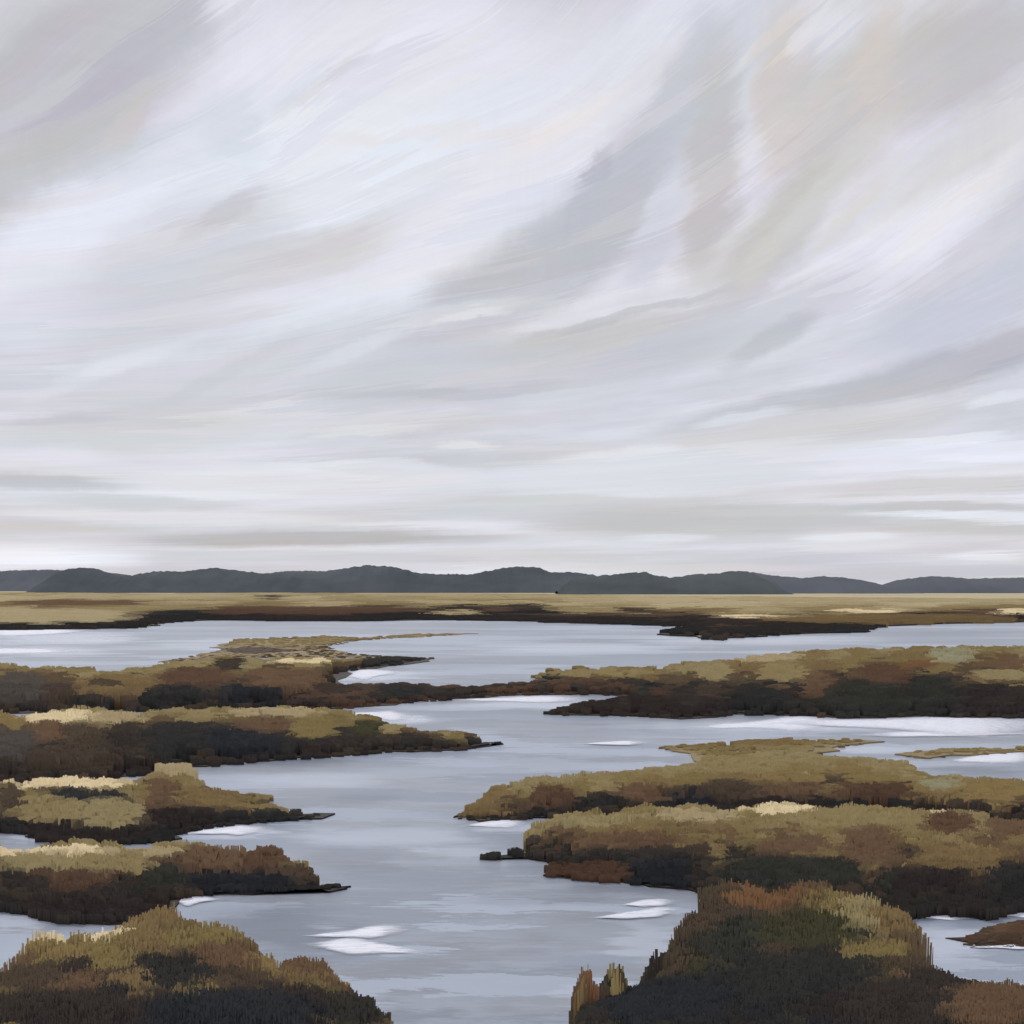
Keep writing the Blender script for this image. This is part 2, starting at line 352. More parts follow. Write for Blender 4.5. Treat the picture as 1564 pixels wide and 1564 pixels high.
hill([(-500, 900), (-300, 884), (-100, 876), (0, 872), (60, 870), (100, 871), (180, 876), (240, 885), (300, 902)], 780, 60, HP, 'pale hazy hill at the far left end of the horizon')
hill([(75, 902), (84, 886), (100, 869), (125, 867), (145, 868), (170, 876), (190, 880), (215, 877), (240, 872), (280, 873), (325, 867), (370, 872), (400, 876), (440, 872), (500, 872),
      (540, 866), (560, 863), (605, 866), (625, 872), (645, 876), (680, 877), (720, 877), (760, 869), (790, 865), (825, 867), (840, 874), (880, 874), (910, 879), (950, 884), (990, 892), (1020, 904)], 620, 40, HM, 'long dark slate hill with several crests across the horizon')
hill([(850, 904), (875, 882), (905, 880), (930, 878), (960, 875), (985, 873), (1000, 879), (1030, 882), (1060, 877), (1080, 876), (1100, 876), (1112, 872), (1135, 872), (1150, 875), (1162, 882), (1180, 892), (1200, 908)], 520, 30, HD, 'dark green grey wooded hump right of the long hill')
hill([(1040, 900), (1100, 880), (1150, 874), (1180, 879), (1230, 883), (1250, 880), (1290, 882), (1320, 887), (1345, 893), (1370, 899), (1400, 908)], 580, 40, HP, 'grey hill falling to a notch right of the wooded hump', .5)
hill([(1310, 908), (1340, 896), (1370, 886), (1420, 880), (1450, 881), (1480, 884), (1510, 883), (1564, 882), (1700, 878), (1900, 876), (2100, 905)], 600, 40, HP, 'smooth grey hill at the far right end of the horizon', .45)

# ------------------------------------------------------------------ plants
PAL = dict(
    cream=(186, 170, 134), tan=(128, 114, 79), olive=(108, 95, 60), ochre=(112, 94, 63), brown=(94, 74, 56), redbrown=(82, 62, 48),
    orange=(105, 77, 53), dark=(50, 44, 40), black=(43, 43, 41), blueblack=(38, 40, 43), green=(58, 57, 39), grey=(118, 116, 92),
    umber=(70, 59, 48), khaki=(132, 120, 86), darkgreen=(47, 48, 42), greybrown=(74, 68, 62), straw=(152, 137, 104), gold=(119, 102, 66),
    plain=(157, 144, 110), plainlight=(169, 156, 122))
GAIN = dict(cream=.48, olive=.54, gold=.58, grey=.46)
C = {k: tuple(v / GAIN.get(k, 0.6) for v in lin(c_)) for k, c_ in PAL.items()}

class Sheaves:
    def __init__(s): s.v = []; s.f = []; s.c = []; s.n = []
    def sheaf(s, x, y, h, width, col, up, nb, yaw, lean=0.05, root=.55, z0=0.0, spike=0.0, rag=1.0):
        """one upright sheaf of blades: nb blades side by side, their tips making a ragged blunt top"""
        ca, sa = math.cos(yaw), math.sin(yaw)
        bw = width / nb
        tone = random.uniform(.95, 1.05)
        curve = random.uniform(-.4, .4) * width
        skew = random.uniform(-.16, .16) * rag; arch = random.uniform(.02, .22); wander = 0.0
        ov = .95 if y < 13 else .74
        blunt_ = random.uniform(.6, .95)
        sway = random.uniform(-.12, .12)
        for i in range(nb):
            t = (i + .5) / nb - .5
            wander = wander * .7 + random.uniform(-.04, .04) * rag
            hh = h * (1 - arch * abs(2 * t) ** 4 + wander + skew * t + (random.uniform(-.02, .08) * rag if random.random() < .25 else 0))
            if spike: hh *= 1 - spike * abs(2 * t) * random.uniform(.85, 1.05)
            blunt = .25 if random.random() < .2 else blunt_
            ox = t * width; oy = curve * (t * t) + random.uniform(-.2, .2) * bw
            bx, by = x + ox * ca - oy * sa, y + ox * sa + oy * ca
            lx, ly = (t * .5 + sway + random.uniform(-.3, .3)) * lean * hh, random.uniform(-.6, .3) * lean * hh
            k = tone * random.uniform(.95, 1.05)
            cc = (col[0] * k, col[1] * k, col[2] * k)
            b0 = len(s.v); tw = random.uniform(-.18, .18)
            tx, ty = math.cos(yaw + tw) * bw * ov, math.sin(yaw + tw) * bw * ov
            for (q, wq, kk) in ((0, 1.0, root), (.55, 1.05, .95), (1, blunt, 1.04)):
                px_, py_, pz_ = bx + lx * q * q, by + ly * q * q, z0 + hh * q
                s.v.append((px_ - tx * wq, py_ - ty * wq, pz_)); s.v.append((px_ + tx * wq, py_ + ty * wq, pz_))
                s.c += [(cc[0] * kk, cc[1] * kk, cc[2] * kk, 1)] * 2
                nx, ny = math.sin(yaw + tw), -math.cos(yaw + tw)
                u_ = up * (.75 + .35 * q)
                L = math.sqrt((1 - up) ** 2 + u_ * u_) or 1
                s.n += [(nx * (1 - up) / L, ny * (1 - up) / L, u_ / L)] * 2
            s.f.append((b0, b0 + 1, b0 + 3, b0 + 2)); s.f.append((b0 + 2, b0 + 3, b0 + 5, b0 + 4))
    def hummock(s, pts, z, col):
        """the low root mat the sheaves of one clump grow from"""
        pts = sorted(set((round(a, 4), round(b, 4)) for a, b in pts))
        if len(pts) < 4: return
        def half(p):
            o = []
            for q in p:
                while len(o) > 1 and (o[-1][0] - o[-2][0]) * (q[1] - o[-2][1]) - (o[-1][1] - o[-2][1]) * (q[0] - o[-2][0]) <= 0: o.pop()
                o.append(q)
            return o[:-1]
        hull = half(pts) + half(pts[::-1])
        if len(hull) < 3: return
        cx = sum(p[0] for p in hull) / len(hull); cy = sum(p[1] for p in hull) / len(hull); b0 = len(s.v)
        for a, b in hull:
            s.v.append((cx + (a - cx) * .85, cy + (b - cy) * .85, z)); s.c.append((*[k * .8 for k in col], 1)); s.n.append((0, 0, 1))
        s.f.append(tuple(range(b0, b0 + len(hull))))
    def build(s, name, parent=None, org=(0, 0, 0)):
        v = [(a - org[0], b - org[1], c_ - org[2]) for a, b, c_ in s.v] if any(org) else s.v
        return mesh_obj(name, v, s.f, GRASS, parent, s.c, s.n)

def inside(poly, x, y):
    r = False; j = len(poly) - 1
    for i in range(len(poly)):
        xi, yi = poly[i]; xj, yj = poly[j]
        if (yi > y) != (yj > y) and x < (xj - xi) * (y - yi) / (yj - yi) + xi: r = not r
        j = i
    return r

def seg_d(px, py, a, b):
    ax, ay = a; bx, by = b; vx, vy = bx - ax, by - ay
    L = vx * vx + vy * vy
    t = 0 if L == 0 else max(0, min(1, ((px - ax) * vx + (py - ay) * vy) / L))
    return math.hypot(px - ax - vx * t, py - ay - vy * t)

def hsh(i, j, k=0):
    r = random.Random(i * 73856093 ^ j * 19349663 ^ k * 83492791); return r

def mud_mesh(poly, z, label, mat=None):
    """low bank of mud under the plants: a flat top with a sloping foot"""
    n = len(poly); cx = sum(p[0] for p in poly) / n; cy = sum(p[1] for p in poly) / n
    # subdivide the outline and roughen it
    out = []
    for i in range(n):
        a, b = poly[i], poly[(i + 1) % n]
        L = math.dist(a, b); m = max(1, min(14, int(L / (.02 * max(a[1], 8)))))
        for k in range(m):
            t = k / m; x = a[0] + (b[0] - a[0]) * t; y = a[1] + (b[1] - a[1]) * t
            q = .006 * y
            out.append((x + random.uniform(-q, q) * 2, y + random.uniform(-q, q)))
    from mathutils.geometry import tessellate_polygon
    tri = tessellate_polygon([[Vector((x, y, 0)) for x, y in out]])
    N = len(out)
    def grow(p, e):
        dx_, dy_ = p[0] - cx, p[1] - cy; L = math.hypot(dx_, dy_) or 1
        return (p[0] + dx_ / L * e, p[1] + dy_ / L * e)
    v = [(x, y, z) for x, y in out] + [(*grow(p, .05 + z), -.5) for p in out]
    f = [tuple(t_) for t_ in tri] + [(i, (i + 1) % N, N + (i + 1) % N, N + i) for i in range(N)]
    o = mesh_obj('mud_bank', v, f, mat or MUD)
    import bmesh
    bm = bmesh.new(); bm.from_mesh(o.data); bmesh.ops.recalc_face_normals(bm, faces=bm.faces); bm.to_mesh(o.data); bm.free()
    tag(o, label, kind='structure')
    return o

def stems(parent, w_, h_, n):
    for k in range(n):
        a = random.uniform(0, 6.28); r = w_ * .5 * random.uniform(.2, .8)
        dx_, dy_ = math.cos(a) * r, math.sin(a) * r * .4
        R = .012 + .004 * random.random(); v = []; f = []
        for q in range(4):
            t = q / 3; px_, py_, pz_ = dx_ * (.3 + .7 * t), dy_ * (.3 + .7 * t), h_ * .9 * t
            for s_ in range(5):
                b_ = s_ / 5 * 6.283; rr = R * (1 - .7 * t)
                v.append((px_ + math.cos(b_) * rr, py_ + math.sin(b_) * rr, pz_))
        for q in range(3):
            for s_ in range(5):
                f.append((q * 5 + s_, q * 5 + (s_ + 1) % 5, q * 5 + 5 + (s_ + 1) % 5, q * 5 + 5 + s_))
        mesh_obj('stem', v, f, WOOD, parent)

BAND_DEFAULT = ((.0, ('tan', 'khaki', 'olive', 'ochre')), (.38, ('olive', 'brown', 'ochre', 'umber')), (.62, ('dark', 'umber', 'black', 'redbrown')), (.8, ('black', 'dark', 'darkgreen')))  # bands go dark downward: dark waterline plants, plus front shade put into colour

def bank(far, near, label, glabel, dabs=(), bands=BAND_DEFAULT, density=1.0, size=1.0, mud=.05, ramp=2.0, front=.35, cell=(36, 19), rag=.55, soil=None):
    if mud == .05: mud = .025
    """far: (px, py, plant height) seen as the top outline; near: (px, py) of the waterline"""
    F3 = [at(px, py, h) for px, py, h in far]; N3 = [at(px, py) for px, py in near]
    poly = [(p[0], p[1]) for p in F3] + [(p[0], p[1]) for p in N3]
    mud_mesh(poly, mud, label, soil)
    fx = np.array([p[0] for p in F3]); fy = np.array([p[1] for p in F3]); fh = np.array([p[2] for p in F3])
    # picture box of the footprint
    pp = [proj(x, y, 0) for x, y in poly]
    x0, x1 = max(-300, min(p[0] for p in pp)), min(1900, max(p[0] for p in pp)); y0, y1 = min(p[1] for p in pp), max(p[1] for p in pp)
    nn = int((x1 - x0) * (y1 - y0) / 26.0 * density * (1.8 if y1 - y0 < 60 else 1.3))
    fill = Sheaves(); sub = {}
    far_px = np.array([p[0] for p in far]); far_py = np.array([p[1] for p in far]); o_ = np.argsort(far_px); far_px, far_py = far_px[o_], far_py[o_]
    near_px = np.array([p[0] for p in near]); near_py = np.array([p[1] for p in near]); o_ = np.argsort(near_px); near_px, near_py = near_px[o_], near_py[o_]
    for _ in range(nn):
        px, py = random.uniform(x0, x1), random.uniform(y0, y1)
        X, Y, _z = at(px, py)
        if not inside(poly, X, Y) and not (Y > 0 and inside(poly, X + random.uniform(-.003, .003) * Y, Y * 1.005)): continue
        wgt = 1 / ((fx - X) ** 2 + (fy - Y) ** 2 + .02) ** 1.5
        h = float((wgt * fh).sum() / wgt.sum())
        dn = min(seg_d(X, Y, (N3[i][0], N3[i][1]), (N3[i + 1][0], N3[i + 1][1])) for i in range(len(N3) - 1))
        t = min(1, dn / (ramp * max(h, .1))); t = t * t * (3 - 2 * t)
        h *= 1 + (.22 if Y > 13 else .09) * mnoise.noise(Vector((X * 2.2 / max(Y / 16, 1) + 9, Y * 1.1 / max(Y / 16, 1), 2.2))) * (1 if Y < 100 else .2)
        hh = h * (front + (1 - front) * t) * (random.uniform(.86, 1.06) if t > .6 else random.uniform(.7, 1.12))
        vx, vy = proj(X, Y, hh * .93)
        # choose the plant that grows here
        jx = 7 * mnoise.noise(Vector((vx * .05, vy * .09, 1.3))); jy = 4 * mnoise.noise(Vector((vx * .05, vy * .09, 7.7)))
        ci, cj = int((vx + jx * 2 + (int(vy // cell[1]) % 2) * cell[0] / 2) // cell[0]), int((vy + jy) // cell[1])
        r = hsh(ci, cj, len(far))
        yt = np.interp(vx, far_px, far_py); yb = np.interp(vx, near_px, near_py)
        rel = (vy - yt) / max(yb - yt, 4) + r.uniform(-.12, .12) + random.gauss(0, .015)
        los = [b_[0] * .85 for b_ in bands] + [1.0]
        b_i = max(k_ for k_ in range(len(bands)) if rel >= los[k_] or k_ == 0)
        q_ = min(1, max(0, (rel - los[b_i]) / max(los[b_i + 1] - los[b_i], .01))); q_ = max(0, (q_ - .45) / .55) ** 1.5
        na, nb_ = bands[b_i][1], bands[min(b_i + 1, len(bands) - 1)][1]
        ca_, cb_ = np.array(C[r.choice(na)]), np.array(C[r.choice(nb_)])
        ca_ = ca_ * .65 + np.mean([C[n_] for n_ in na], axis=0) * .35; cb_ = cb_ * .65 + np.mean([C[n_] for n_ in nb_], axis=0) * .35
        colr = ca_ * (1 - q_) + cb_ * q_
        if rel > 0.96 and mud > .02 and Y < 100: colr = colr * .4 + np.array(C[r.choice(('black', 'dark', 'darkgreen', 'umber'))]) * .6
        if random.random() < .06: colr = np.array(C[random.choice(na)])
        hit = None; spike = 0
        for i, dd in enumerate(dabs):
            e = abs((vx + jx - dd[0]) / dd[2]) ** 2.8 + abs((vy + jy - dd[1]) / dd[3]) ** 2.8
            if e < 1.6:
                q_ = min(1, (1.6 - e) / 1.0); q_ = q_ * q_ * (3 - 2 * q_) * .95
                colr = colr * (1 - q_) + np.array(C[dd[4]]) * q_
                if q_ > .45: hit = i
        colr = tuple(colr)
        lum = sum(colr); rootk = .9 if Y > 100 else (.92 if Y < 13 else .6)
        up = .72 if rel < .45 else (.5 if rel < .7 else .34)
        if lum > .55: up = .8
        hpx = hh / (K * Y)
        wd = (random.uniform(28, 64) if Y > 100 else min(random.uniform(16, 38) * size, 1.0 * hpx + 5)) * K * Y
        nb = max(4, int(wd / ((1.9 if Y > 14 else 1.5) * K * Y)))
        S_ = fill if hit is None else sub.setdefault(hit, Sheaves())
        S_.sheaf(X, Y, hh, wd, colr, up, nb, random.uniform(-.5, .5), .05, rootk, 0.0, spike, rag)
        if hit is not None: S_.base = getattr(S_, 'base', []) + [(X, Y, hh)]
    if fill.v:
        tag(fill.build('marsh_grass'), glabel, kind='stuff')
    for i, s_ in sub.items():
        dd = dabs[i]; lab = dd[5]; kind = dd[6]
        bx = sum(p[0] for p in s_.base) / len(s_.base); by = sum(p[1] for p in s_.base) / len(s_.base)
        org = (bx, by, mud * .5)
        if kind != 'shrub': s_.hummock([(p[0], p[1]) for p in s_.base], mud + .004 + .0017 * i, C[dd[4]])
        if kind == 'shrub':
            e = bpy.data.objects.new('shrub', None); COL.objects.link(e); e.location = org
            s_.build('foliage', e, org)
            stems(e, max(p[0] for p in s_.base) - min(p[0] for p in s_.base), max(p[2] for p in s_.base), 3)
            tag(e, lab, 'shrub', 'low shrubs growing on the marsh banks')
        else:
            nm = {'grass': 'grass_clump', 'rush': 'rush_clump', 'reed': 'reed_tuft', 'sedge': 'sedge_strip'}[kind]
            o = s_.build(nm, None, org); o.location = org
            tag(o, lab, nm.replace('_', ' '), {'grass': 'clumps of dry marsh grass', 'rush': 'dark rush clumps along the banks', 'reed': 'reed tufts at the water edge', 'sedge': 'sedge strips on the far plain'}[kind])

# far plain beyond the upper reach
PLAIN_NEAR = [(1900, 948), (1564, 950), (1400, 954), (1315, 960), (1305, 967), (1250, 967), (1190, 970), (1110, 976), (1085, 979), (1062, 973), (1015, 970), (1045, 965), (1072, 960), (1060, 957), (980, 955), (900, 952), (780, 949), (680, 947),
              (560, 949), (480, 949), (330, 947), (240, 951), (210, 959), (60, 962), (0, 963), (-300, 963)]
pm = m_plain()
flat_soil = m_plain('flat_soil', (150, 132, 92), (128, 112, 78), (106, 86, 60))
pv = [at(x, y) for x, y in PLAIN_NEAR]
pv = [(x, y + (4 if 0 < i < len(pv) - 1 else 4), .10) for i, (x, y, z) in enumerate(pv)]
from mathutils.geometry import tessellate_polygon
ring = [(2600, pv[0][1], .1)] + pv + [(-2600, pv[-1][1], .1), (-2600, 9000, .1), (2600, 9000, .1)]
o = mesh_obj('land', ring, [tuple(t)[::-1] for t in tessellate_polygon([[Vector(p) for p in ring]])], pm)
for p in o.data.polygons:
    if p.normal.z < 0: p.flip()
tag(o, 'flat tan grassland beyond the water running back to the hills', kind='structure')

bank([(-300, 903, .5), (0, 904, .5), (200, 906, .5), (400, 905, .5), (700, 906, .5), (900, 908, .5), (1200, 911, .5), (1564, 914, .5), (1900, 916, .5)], PLAIN_NEAR,
     'dark muddy shore of the far grassland', 'tan grass covering the far plain below the hills',
     [(60, 940, 130, 11, 'plain', 'broad pale tan sedge strip at the left edge of the far shore', 'sedge'),
      (110, 920, 110, 5, 'brown', 'thin brownish sedge strip across the far plain at the left', 'sedge'),
      (290, 941, 60, 8, 'black', 'black wedge of sedge where the far shore steps back at left', 'sedge'),
      (470, 932, 150, 6, 'redbrown', 'long red brown sedge strip in front of the tan plain', 'sedge'),
      (413, 912, 20, 4, 'umber', 'small isolated brown dab of sedge high on the pale plain', 'sedge'),
      (700, 928, 45, 4, 'dark', 'dark sedge strip under the middle of the long hill', 'sedge'),
      (790, 925, 40, 3, 'dark', 'short dark sedge strip just right of the middle of the plain', 'sedge'),
      (700, 935, 36, 3, 'straw', 'short pale straw sedge strip above the dark middle shore', 'sedge'),
      (1090, 947, 60, 7, 'dark', 'dark sedge strip on the headland that juts into the far water', 'sedge'),
      (1200, 949, 70, 5, 'dark', 'narrow dark sedge strip running right from the far headland', 'sedge'),
      (1160, 941, 56, 3, 'cream', 'cream sedge strip lying above the far dark headland', 'sedge'),
      (1330, 933, 54, 3, 'cream', 'thin cream sedge line in the right part of the plain', 'sedge'),
      (1545, 933, 24, 4, 'cream', 'short cream sedge strip at the right edge of the plain', 'sedge'),
      (1350, 945, 190, 6, 'ochre', 'long ochre sedge strip along the right far shore', 'sedge')],
     bands=((0, ('plain', 'plainlight', 'plain', 'khaki')), (.4, ('plain', 'tan', 'khaki', 'ochre')), (.66, ('umber', 'dark', 'brown')), (.8, ('dark', 'black'))), density=1.6, size=1.4, cell=(90, 9), mud=.1, front=.7)

# thin bar and the upper left bank
bank([(338, 992, .05), (362, 975, .12), (480, 970, .16), (560, 972, .14), (640, 967, .1), (715, 967, .05)], [(700, 970), (660, 972), (560, 977), (500, 987), (520, 997), (600, 1004), (340, 1006), (250, 1012)],
     'low tan flat behind the upper left bank', 'short tan grass on the low flat behind the upper left bank',
     [(430, 979, 90, 5, 'tan', 'pale tan grass clump on the low flat in the upper reach', 'grass'), (400, 993, 60, 5, 'umber', 'umber grass clump on the near side of the low flat in the upper reach', 'grass')],
     bands=((0, ('tan', 'ochre', 'khaki')), (.5, ('ochre', 'brown', 'tan')), (.9, ('ochre', 'umber'))), size=1.2, mud=.03, cell=(90, 8), soil=flat_soil, density=1.5)
bank([(-300, 1004, .7), (0, 1010, .7), (80, 1018, .7), (165, 1026, .6), (230, 1014, .6), (335, 1002, .5), (440, 1004, .4), (560, 1003, .3), (662, 1002, .12)],
     [(650, 1008), (600, 1018), (550, 1022), (512, 1032), (505, 1045), (480, 1076), (300, 1086), (0, 1090), (-300, 1090)],
     'muddy upper bank on the left', 'brown and tan grass covering the upper left bank',
     [(30, 1048, 46, 22, 'greybrown', 'grey brown rush clump at the left edge of the upper left bank', 'rush'),
      (95, 1062, 26, 18, 'umber', 'square umber rush clump beside the grey brown one on the upper left bank', 'rush'),
      (133, 1073, 26, 10, 'black', 'small black rush clump at the foot of the upper left bank', 'rush'),
      (180, 1045, 60, 14, 'ochre', 'ochre grass clump between dark rushes on the upper left bank', 'grass'),
      (155, 1043, 22, 6, 'umber', 'tiny umber rush clump set on the ochre grass of the upper left bank', 'rush'),
      (350, 1014, 24, 10, 'dark', 'small dark round shrub near the top of the upper left bank', 'shrub'),
      (300, 1032, 50, 14, 'redbrown', 'red brown grass clump below the small dark shrub', 'grass'),
      (430, 1040, 60, 18, 'brown', 'wide brown grass clump in the middle of the upper left bank', 'grass'),
      (270, 1060, 48, 12, 'black', 'black rush clump left in the dark row under the brown grass', 'rush'),
      (385, 1060, 50, 14, 'blueblack', 'blue black rush clump in the middle of the dark row under the brown grass', 'rush'),
      (450, 1066, 34, 10, 'dark', 'dark brown rush clump ending the row under the brown grass', 'rush'),
      (460, 1009, 40, 4, 'cream', 'thin cream grass clump on the crest behind the upper left bank', 'grass'),
      (600, 1009, 48, 8, 'black', 'black rush clump on the pointed tip of the upper left bank', 'rush')],
     bands=((0, ('khaki', 'tan', 'olive')), (.25, ('ochre', 'brown', 'umber', 'olive')), (.6, ('umber', 'dark', 'brown')), (.8, ('black', 'dark', 'umber'))))
bank([(470, 1043, .3), (540, 1043, .25), (640, 1042, .25), (720, 1047, .25), (790, 1041, .3), (850, 1036, .35), (980, 1036, .4)], [(980, 1066), (900, 1061), (860, 1061), (760, 1063), (690, 1068), (640, 1073), (520, 1083), (440, 1084)],
     'narrow mud strip crossing between the two upper banks', 'dark grass on the strip linking the upper banks',
     [(610, 1053, 34, 9, 'black', 'black rush clump on the narrow strip between the upper banks', 'rush'), (700, 1055, 40, 6, 'dark', 'long dark rush clump toward the middle of the narrow strip', 'rush')],
     bands=((0, ('redbrown', 'umber', 'dark')), (.35, ('dark', 'black', 'redbrown')), (.7, ('dark', 'redbrown'))))

# right upper bank
bank([(814, 1031, .12), (830, 1021, .2), (880, 1015, .25), (990, 1018, .35), (1050, 1010, .5), (1140, 1001, .6), (1250, 991, .7), (1430, 986, .8), (1564, 985, .8), (1900, 984, .8)],
     [(1900, 1096), (1564, 1097), (1450, 1097), (1400, 1094), (1300, 1098), (1200, 1093), (1120, 1092), (1050, 1098), (960, 1094), (830, 1092), (880, 1083), (930, 1074), (965, 1066), (960, 1050), (880, 1046), (830, 1040)],
     'broad dark mud bank on the upper right', 'olive and brown grass on the broad upper right bank',
     [(910, 1026, 70, 6, 'tan', 'low tan grass clump on the left arm of the upper right bank', 'grass'),
      (870, 1044, 50, 5, 'grey', 'low grey green grass clump under the left arm of the upper right bank', 'grass'),
      (960, 1045, 50, 5, 'blueblack', 'thin black rush clump beside grey green grass on the upper right bank', 'rush'),
      (1090, 1025, 26, 12, 'khaki', 'khaki grass clump where the upper right bank starts to rise', 'grass'),
      (1160, 1003, 60, 6, 'straw', 'pale straw grass clump on the crest of the upper right bank', 'grass'),
      (1195, 1026, 36, 14, 'tan', 'square tan grass clump on the face of the upper right bank', 'grass'),
      (1250, 1045, 26, 20, 'brown', 'tall brown grass clump right of the square tan one', 'grass'),
      (1350, 1028, 38, 16, 'redbrown', 'red brown shrub in the middle of the upper right bank', 'shrub'),
      (1402, 1014, 24, 6, 'orange', 'small orange grass clump right of the red brown shrub', 'grass'),
      (1455, 1001, 30, 12, 'grey', 'grey green grass clump on the crest at the right', 'grass'),
      (1540, 1008, 28, 12, 'brown', 'brown grass clump at the right edge of the upper right bank', 'grass'),
      (1530, 1030, 46, 8, 'khaki', 'pale khaki grass clump over the dark foot at the right edge', 'grass'),
      (1000, 1076, 110, 14, 'dark', 'long dark brown rush clump at the left foot of the upper right bank', 'rush'),
      (1160, 1072, 44, 20, 'black', 'black rush clump under the square tan grass', 'rush'),
      (1320, 1068, 60, 26, 'darkgreen', 'dark green black rush clump under the red brown shrub', 'rush'),
      (1420, 1062, 40, 26, 'darkgreen', 'tall green black rush clump right of centre on the upper right bank', 'rush'),
      (1530, 1070, 60, 22, 'dark', 'dark rush clump at the right foot of the upper right bank', 'rush')],
     bands=((0, ('olive', 'ochre', 'khaki')), (.28, ('olive', 'brown', 'ochre', 'umber')), (.55, ('black', 'dark', 'darkgreen', 'umber')), (.75, ('black', 'darkgreen', 'dark', 'redbrown'))))

# left middle bank with the long point
bank([(-300, 1085, .7), (0, 1087, .7), (110, 1085, .7), (250, 1080, .65), (380, 1079, .6), (500, 1083, .5), (570, 1091, .4), (590, 1107, .35), (680, 1114, .3), (697, 1111, .36), (715, 1115, .32), (735, 1126, .2), (770, 1131, .08)],
     [(764, 1135), (700, 1147), (600, 1149), (540, 1154), (450, 1160), (330, 1170), (285, 1171), (240, 1182), (100, 1196), (0, 1200), (-300, 1200)],
     'dark mud bank with a long point on the left', 'dark grass on the left bank with the long point',
     [(20, 1098, 30, 12, 'gold', 'golden grass clump at the left edge above the long point bank', 'grass'),
      (95, 1094, 60, 8, 'cream', 'cream grass clump on the crest at left of the long point bank', 'grass'),
      (175, 1094, 40, 7, 'straw', 'straw grass clump right of the cream one on the long point bank', 'grass'),
      (420, 1087, 66, 7, 'straw', 'long straw grass clump on the crest near the middle of the long point bank', 'grass'),
      (70, 1118, 24, 16, 'brown', 'brown grass clump under the cream crest at left', 'grass'),
      (120, 1124, 30, 18, 'umber', 'dark umber shrub under the cream crest at left', 'shrub'),
      (190, 1120, 26, 18, 'dark', 'dark brown shrub right of the umber shrub', 'shrub'),
      (20, 1135, 40, 20, 'greybrown', 'grey brown rush clump at the left edge of the long point bank', 'rush'),
      (110, 1158, 60, 18, 'umber', 'wide umber rush clump at the foot of the long point bank', 'rush'),
      (265, 1128, 44, 26, 'black', 'tall black rush clump in the middle of the long point bank', 'rush'),
      (370, 1130, 60, 20, 'blueblack', 'blue black rush clump right of the tall black one', 'rush'),
      (410, 1106, 50, 10, 'brown', 'brown grass clump over the blue black rushes', 'grass'),
      (480, 1110, 34, 16, 'olive', 'olive grass clump where the long point begins', 'grass'),
      (560, 1112, 24, 12, 'green', 'green grass clump on the neck of the long point', 'grass'),
      (697, 1120, 18, 9, 'olive', 'small olive shrub near the end of the long point', 'shrub'),
      (740, 1132, 34, 7, 'black', 'black rush clump on the very tip of the long point', 'rush')],
     bands=((0, ('khaki', 'tan', 'olive')), (.2, ('brown', 'umber', 'olive')), (.4, ('dark', 'umber', 'black')), (.65, ('black', 'dark', 'umber'))))

# olive flats on the right
bank([(1005, 1139, .05), (1060, 1134, .12), (1150, 1128, .16), (1300, 1126, .1), (1334, 1130, .05)], [(1330, 1134), (1270, 1142), (1240, 1156), (1220, 1172), (1090, 1172), (1060, 1152), (1040, 1147)],
     'low flat spit on the middle right', 'short olive grass on the flat spit', (), bands=((0, ('olive', 'ochre')), (.5, ('tan', 'olive', 'khaki')), (.9, ('tan', 'olive'))), size=1.1, mud=.03, cell=(70, 8), soil=flat_soil)
bank([(1378, 1149, .04), (1420, 1143, .09), (1564, 1138, .1), (1900, 1136, .1)], [(1900, 1149), (1564, 1149), (1480, 1153), (1400, 1159)],
     'thin bar near the right edge', 'short khaki grass on the thin right bar', (), bands=((0, ('khaki', 'olive', 'tan')), (.7, ('tan', 'ochre'))), size=1.0, mud=.03, cell=(40, 7), soil=flat_soil)

